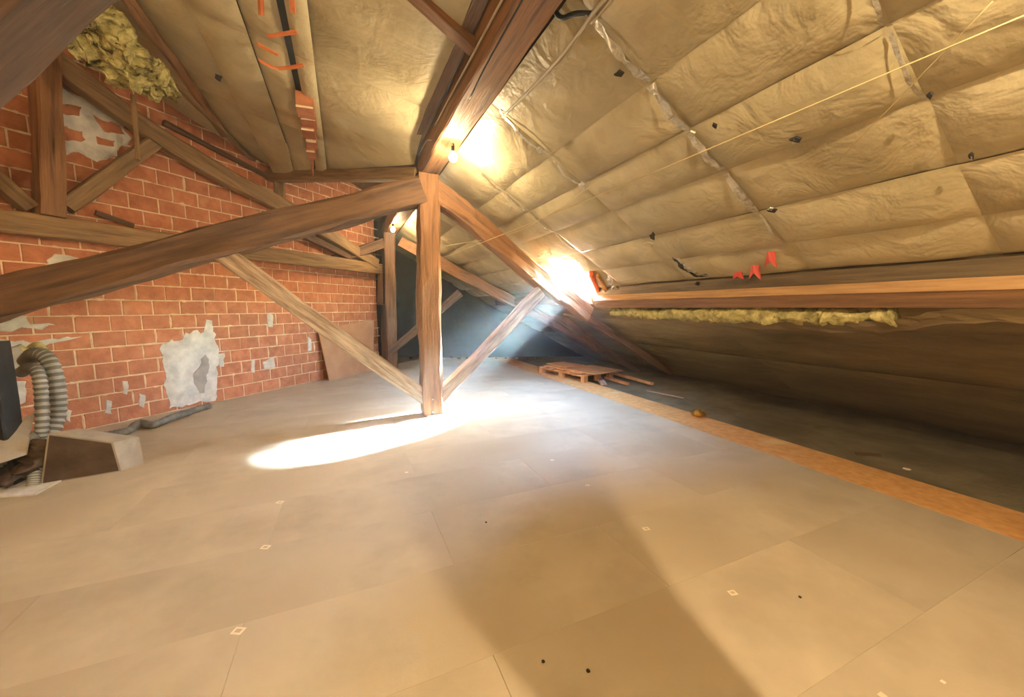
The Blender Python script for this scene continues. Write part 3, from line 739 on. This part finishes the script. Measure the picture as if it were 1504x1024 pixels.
# orange strips and terracotta block in the left slot
def PL(px, py, dz=0.0): return hit(px, py, (0, 0, 1), (0, 0, zl(-.35) - .02 + dz))
for q, lab in (([(428, -8), (430, 18)], 'short orange strip at the very top of the slot in the left ceiling'), ([(382, -6), (384, 22)], 'faint orange strip left of the slot at the top of the picture'),
          ([(394, 53), (436, 47)], 'upper crosswise orange strip bridging the slot in the left ceiling'), ([(380, 88), (408, 100), (446, 96)], 'lower crosswise orange strip bridging the slot in the left ceiling'), ([(378, 64), (408, 80)], 'slanting orange strip between the two crosswise ones')):
    o = beam('orange_strip', [PL(*p, -.05) for p in q], 0.035, 0.012, ORANGE, None, rough=.004); tag(o, lab, 'strip')
tb = tag(empty('terracotta_block', PL(452, 180)), 'cluster of hollow red brick chunks jutting down from the slot in the left ceiling', 'brick')
cxs = [(450, 158), (452, 174), (454, 190), (456, 206), (458, 222)]
for i, (x, y) in enumerate(cxs):
    c = PL(x + (2 if i % 2 else -1), y, -.10 + (.03 if i % 2 else 0)); w = .085 - .008 * i
    fixn(box('chunk', (c.x - w, c.y - .13, c.z - .06), (c.x + w, c.y + .13, c.z + .10), BRICK, tb))
    beam('mortar_edge', [Vector((c.x - w, c.y - .135, c.z - .06)), Vector((c.x + w * .9, c.y - .135, c.z - .055))], .02, .02, MORTAR, tb, rough=.006)
beam('shard', [PL(458, 228, -.12), PL(461, 266, -.22)], .05, .05, BRICK, tb, taper=.2, rough=.008)
patch('tear', [zp(316, 108, 3.9), zp(326, 112, 3.9), zp(324, 120, 3.9), zp(315, 114, 3.9)], (0, 0, -1), .01, DARK, ceiling, amp=.01, step=.03)

# ------------------------------------------------------------------ things on the floor
# leaning board
q = [PZ(482, 550), PZ(562, 532)]
lb = slab_quad('leaning_board', [q[0], q[1], PW(558, 452, .03), PW(463, 488, .03)], WN, .02, PINE)
tag(lb, 'plain tan board leaning against the far end of the brick wall', 'board')
COL.objects.unlink(lb)
a = PW(482, 549, .22); a.z = 0; b = PW(548, 536, .16); b.z = 0
lb = slab_quad('leaning_board', [a, b, PW(548, 470, .03), PW(466, 484, .03)], WN, .02, material('tan_panel', (176, 128, 92), (192, 146, 108), 3, rough=.7, bump=.05)); tag(lb, 'plain tan board leaning against the far end of the brick wall', 'board')
# pallet
pal = tag(empty('pallet', PZ(840, 560)), 'small wooden pallet lying at the far edge of the chipboard floor', 'pallet')
P0 = PZ(792, 548); P1 = PZ(858, 563); ex = (P1 - P0); Lp = ex.length; ex.normalize(); ey = Vector((-ex.y, ex.x, 0))
P2 = PZ(835, 524 + 6); Wp = 0.85
def pb(name, a0, a1, b0, b1, z0, z1, mat, parent, base=None, X=None, Y=None):
    base = base or P0; X = X or ex; Y = Y or ey
    c = [base + X * a_ + Y * b_ for a_, b_ in ((a0, b0), (a1, b0), (a1, b1), (a0, b1))]
    return hexa(name, [v + Vector((0, 0, z0)) for v in c], [v + Vector((0, 0, z1)) for v in c], mat, parent)
for a_ in (0, Lp / 2 - .05, Lp - .1):
    for b_ in (0, Wp / 2 - .05, Wp - .1): pb('block', a_, a_ + .10, b_, b_ + .1, .003, .115, PINE, pal)
for b_ in (0, Wp / 2 - .05, Wp - .1): pb('stringer', 0, Lp, b_, b_ + .1, .115, .135, PINE, pal)
for k in range(6): pb('slat', k * (Lp - .12) / 5, k * (Lp - .12) / 5 + .12, 0, Wp, .135, .155, PINE, pal)
# boards stacked on it
for (a0, a1, b0, b1, z_, lab) in ((.05, Lp * .9, .1, .75, .158, 'lower loose board lying flat on the pallet'), (-.05, Lp * .45, .25, .8, .182, 'upper left loose board lying flat on the pallet'), (Lp * .5, Lp * 1.12, .1, .95, .182, 'upper right loose board overhanging the pallet, the most orange one')):
    o = pb('loose_board', a0, a1, b0, b1, z_, z_ + .02, PINE, None); tag(o, lab, 'board')
def fbox(name, pa, pb2, w, h, mat, label, cat, z=0.0):
    o = beam(name, [pa + Vector((0, 0, z + h / 2)), pb2 + Vector((0, 0, z + h / 2))], w, h, mat, None, rough=.003, cham=.08); return tag(o, label, cat)
fbox('plank', PZ(876, 551), PZ(887, 568), .12, .03, WOOD_P, 'short pale plank leaning off the near corner of the pallet', 'plank', .02)
fbox('plank', PZ(880, 546, .0), PZ(958, 568, 0), .07, .05, PINE, 'upper and longer of the loose battens beside the pallet', 'plank', .03)
fbox('plank', PZ(890, 556), PZ(922, 566), .07, .05, PINE, 'shorter loose batten beside the pallet', 'plank', .0)
fbox('plank', PZ(950, 572), PZ(1004, 583), .04, .015, WOOD_P, 'thin stick on the dark slab past the battens', 'plank', -.03)
fbox('plank', PZ(1258, 664), PZ(1292, 666), .05, .02, WOOD_D, 'small dark stick lying on the slab at the right', 'plank', -.03)
# crumpled brass-coloured lump
def lump(name, c, r, mat, label, cat, amp=.4, flat=.7):
    bm = bmesh.new(); bmesh.ops.create_icosphere(bm, subdivisions=2, radius=r)
    for v in bm.verts:
        v.co += noise.noise_vector(v.co * (2.2 / r)) * r * amp; v.co.z = max(v.co.z * flat, -r * flat * .8)
    me = bpy.data.meshes.new(name); bm.to_mesh(me); bm.free(); me.materials.append(mat)
    o = bpy.data.objects.new(name, me); COL.objects.link(o); o.location = c + Vector((0, 0, r * flat * .8)); return tag(o, label, cat)
lump('crumpled_lump', PZ(1026, 612), .085, BRASS, 'shiny brownish crumpled lump at the edge of the boards', 'debris')
lump('paper_scrap', PZ(1332, 690, -.03), .028, LABEL, 'white scrap on the dark slab at the right', 'debris', flat=.3)
for i, (x, y, lab) in enumerate(((714, 768, 'dark knot sized pebble on the boards at mid floor'), (864, 987, 'larger dark pebble near the bottom centre'), (798, 973, 'small dark pebble left of the larger one near the bottom'), (1175, 878, 'tiny dark pebble right of a paper label'))):
    lump('pebble', PZ(x, y), .007 if i != 1 else .008, DARK, lab, 'pebble')
# labels on the boards
for x, y, s_, r_ in ((949, 777, .030, .2), (1076, 871, .028, .2), (350, 927, .034, .5), (390, 804, .034, .5), (411, 738, .032, .5), (863, 713, .022, .1), (811, 676, .022, .1), (1385, 1002, .012, 0), (790, 612, .045, .2), (1296, 1022, .018, 0), (597, 694, .02, .3)):
    s_ *= .75; p = PZ(x, y); X = Vector((math.cos(r_), -math.sin(r_), 0)) ; Y = Vector((math.sin(r_), math.cos(r_), 0)); s = s_
    e = empty('board_label', p + Vector((0, 0, .001))); e.parent = floor
    pb('paper', -s, s, -s * .8, s * .8, .0005, .0015, LABEL, None, p, X, Y)
    o = bpy.context.scene.collection.objects[-1]; bpy.data.objects.remove(e); o.parent = floor; o.name = 'board_label'
    if s_ > .016:
        q = pb('print', -s * .55, s * .55, -s * .4, s * .4, .0015, .0019, INK, None, p, X, Y); q.parent = o

# hose along the wall foot
hs = tube('hose', [PZ(150, 640, .05), PZ(185, 634, .05), PZ(205, 622, .06), PZ(225, 624, .05), PZ(250, 614, .05), PZ(285, 603, .04), PZ(308, 596, .04)], .045, DUCTD, None, n=60, seg=10, corr=.06, wob=.01)
tag(hs, 'dusty dark grey hose snaking along the foot of the brick wall', 'hose')

# extractor hood and ducts at the left
def deep(px, py, dist):
    d = ray(px, py); return CAM + d * (dist / Vector((d.x, d.y)).length)
B0 = PZ(60, 712); B1 = PZ(178, 692); B2 = PZ(212, 680)
d0, d1, d2 = [(Vector((v.x, v.y)).length) for v in (B0, B1, B2)]
T1 = deep(166, 650, d1); T0 = hit(70, 637, (B1 - B0).cross(T1 - B0), B0); T2 = deep(204, 642, d2 + .05); T3 = T0 + (T2 - T1)
B3 = B0 + (B2 - B1)
hd = tag(empty('hood', B1), 'grey trapezoid metal hood with a dark open side, on the floor by the left wall', 'hood')
hexa('shell', [B0, B1, B2, B3], [T0, T1, T2, T3], HOOD, hd)
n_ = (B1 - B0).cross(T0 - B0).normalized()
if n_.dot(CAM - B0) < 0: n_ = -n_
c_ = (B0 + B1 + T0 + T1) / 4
slab_quad('dark_face', [c_ + (v - c_) * .94 + n_ * .004 for v in (B0, B1, T1, T0)], n_, .004, HOOD_D, hd)  # dark brown sheet standing in for the hood's open side
bl = slab_quad('flat_sheet', [PZ(-60, 735), PZ(52, 728), PZ(92, 706), PZ(-40, 706)], (0, 0, 1), .012, PLASTER); tag(bl, 'pale flat sheet lying on the floor at the left edge', 'sheet')
dl = (B0 - Vector((0, 0, B0.z))).length
gs = slab_quad('slanted_sheet', [deep(-60, 700, d0 - .1), deep(40, 668, d0), deep(50, 608, d0 + .35), deep(-60, 650, d0 + .25)], (0, -1, .2), .015, HOOD); tag(gs, 'grey sheet slanting up at the left edge behind the hose', 'sheet')
ws = slab_quad('white_sheet', [deep(-60, 640, d0 + .45), deep(0, 636, d0 + .45), deep(28, 613, d0 + .5), deep(-60, 616, d0 + .5)], (0, -1, .2), .015, PLASTER); tag(ws, 'small white sheet above the slanting grey one at the left edge', 'sheet')
D = d0 + .35
GROOVE = material('duct_groove_shade', (96, 98, 98), (118, 120, 118), 6, rough=.6, bump=.1)  # darker stripes paint the shade between the duct ribs
def duct(pts, r, lab, n=80, dd=0, mat=DUCT):
    o = tube('flexible_duct', [deep(x, y, D + dd + e) for x, y, e in pts], r, mat, None, n=n, seg=14, corr=.10)
    o.data.materials.append(GROOVE)
    for k, p in enumerate(o.data.polygons):
        if k < n * 14 and (k // 14) % 2 == 1: p.material_index = 1
    return tag(o, lab, 'duct')
duct([(30, 548, .45), (44, 540, .2), (56, 548, 0), (61, 580, -.05), (62, 625, -.1), (58, 655, -.1)], .044, 'front narrower grey corrugated duct bending down from the wall', 46)
duct([(38, 532, .5), (52, 520, .3), (72, 530, .2), (84, 570, .15), (84, 610, .12), (70, 650, .05)], .058, 'rear wider grey corrugated duct bending down from the wall', 46)
duct([(-40, 700, .0), (0, 676, .0), (24, 655, .05), (52, 640, .1)], .05, 'dark hose running off the left edge beside the hood', 40, -.25, DUCTD)
duct([(48, 714, -.35), (51, 700, -.32), (53, 680, -.25)], .04, 'short light duct stub below the crumpled wrap', 20)
wool('crumpled_wrap', [deep(5, 712, D - .3), deep(40, 690, D - .3), deep(60, 668, D - .25), deep(66, 650, D - .2)], .11, n=30, seg=12, amp=.07, mat=HOOD_D, label=None)
tag(bpy.data.objects['crumpled_wrap'], 'brown crumpled wrapping around the foot of the ducts', 'wrap')
wb = slab_quad('wall_box', [PW(8, 515, .12), PW(30, 508, .12), PW(44, 548, .12), PW(22, 556, .12)], WN, -.1, HOOD); tag(wb, 'tan box on the brick wall where the ducts come out', 'box')
wool('foam_smear', [PW(28, 508, .06), PW(40, 520, .05), PW(52, 508, .05), PW(66, 512, .04)], .06, n=16, amp=.04, label='yellow foam smeared on the bricks above the ducts')
ca = deep(-22, 502, D - .1); cb = deep(-8, 650, D - .2)
cab = beam('dark_post', [Vector((ca.x, ca.y, 0)), Vector((ca.x, ca.y, ca.z))], .20, .20, BLACK, None, up=(0, 1, 0), rough=.004)
tag(cab, 'black metal post cut off by the left edge beside the ducts', 'post')
# rubble along the far edge of the boards
rub = []
for i in range(14):
    x = 605 + i * 14 + random.uniform(-3, 3); p = PZ(x, 526 + random.uniform(-1, 2))
    o = lump('rubble', p, random.uniform(.03, .06), SLAB if i % 2 else FARW, 'small grey rubble lump scattered along the far dark end of the floor', 'debris'); o['group'] = 'rubble at the far end'

# haze volume added to imitate lens glare around the sun shaft
HAZE = 0.011
if HAZE > 0:
    hz = box('glare_haze', (-4.5, -2.9, 0.01), (7.4, 12.0, 5.3), None)
    m = bpy.data.materials.new('haze'); m.use_nodes = True; N = m.node_tree.nodes
    N.remove(N['Principled BSDF']); v = N.new('ShaderNodeVolumeScatter'); v.inputs['Density'].default_value = HAZE; v.inputs['Anisotropy'].default_value = 0.3
    m.node_tree.links.new(v.outputs[0], N['Material Output'].inputs['Volume']); hz.data.materials.append(m); tag(hz, kind='structure')
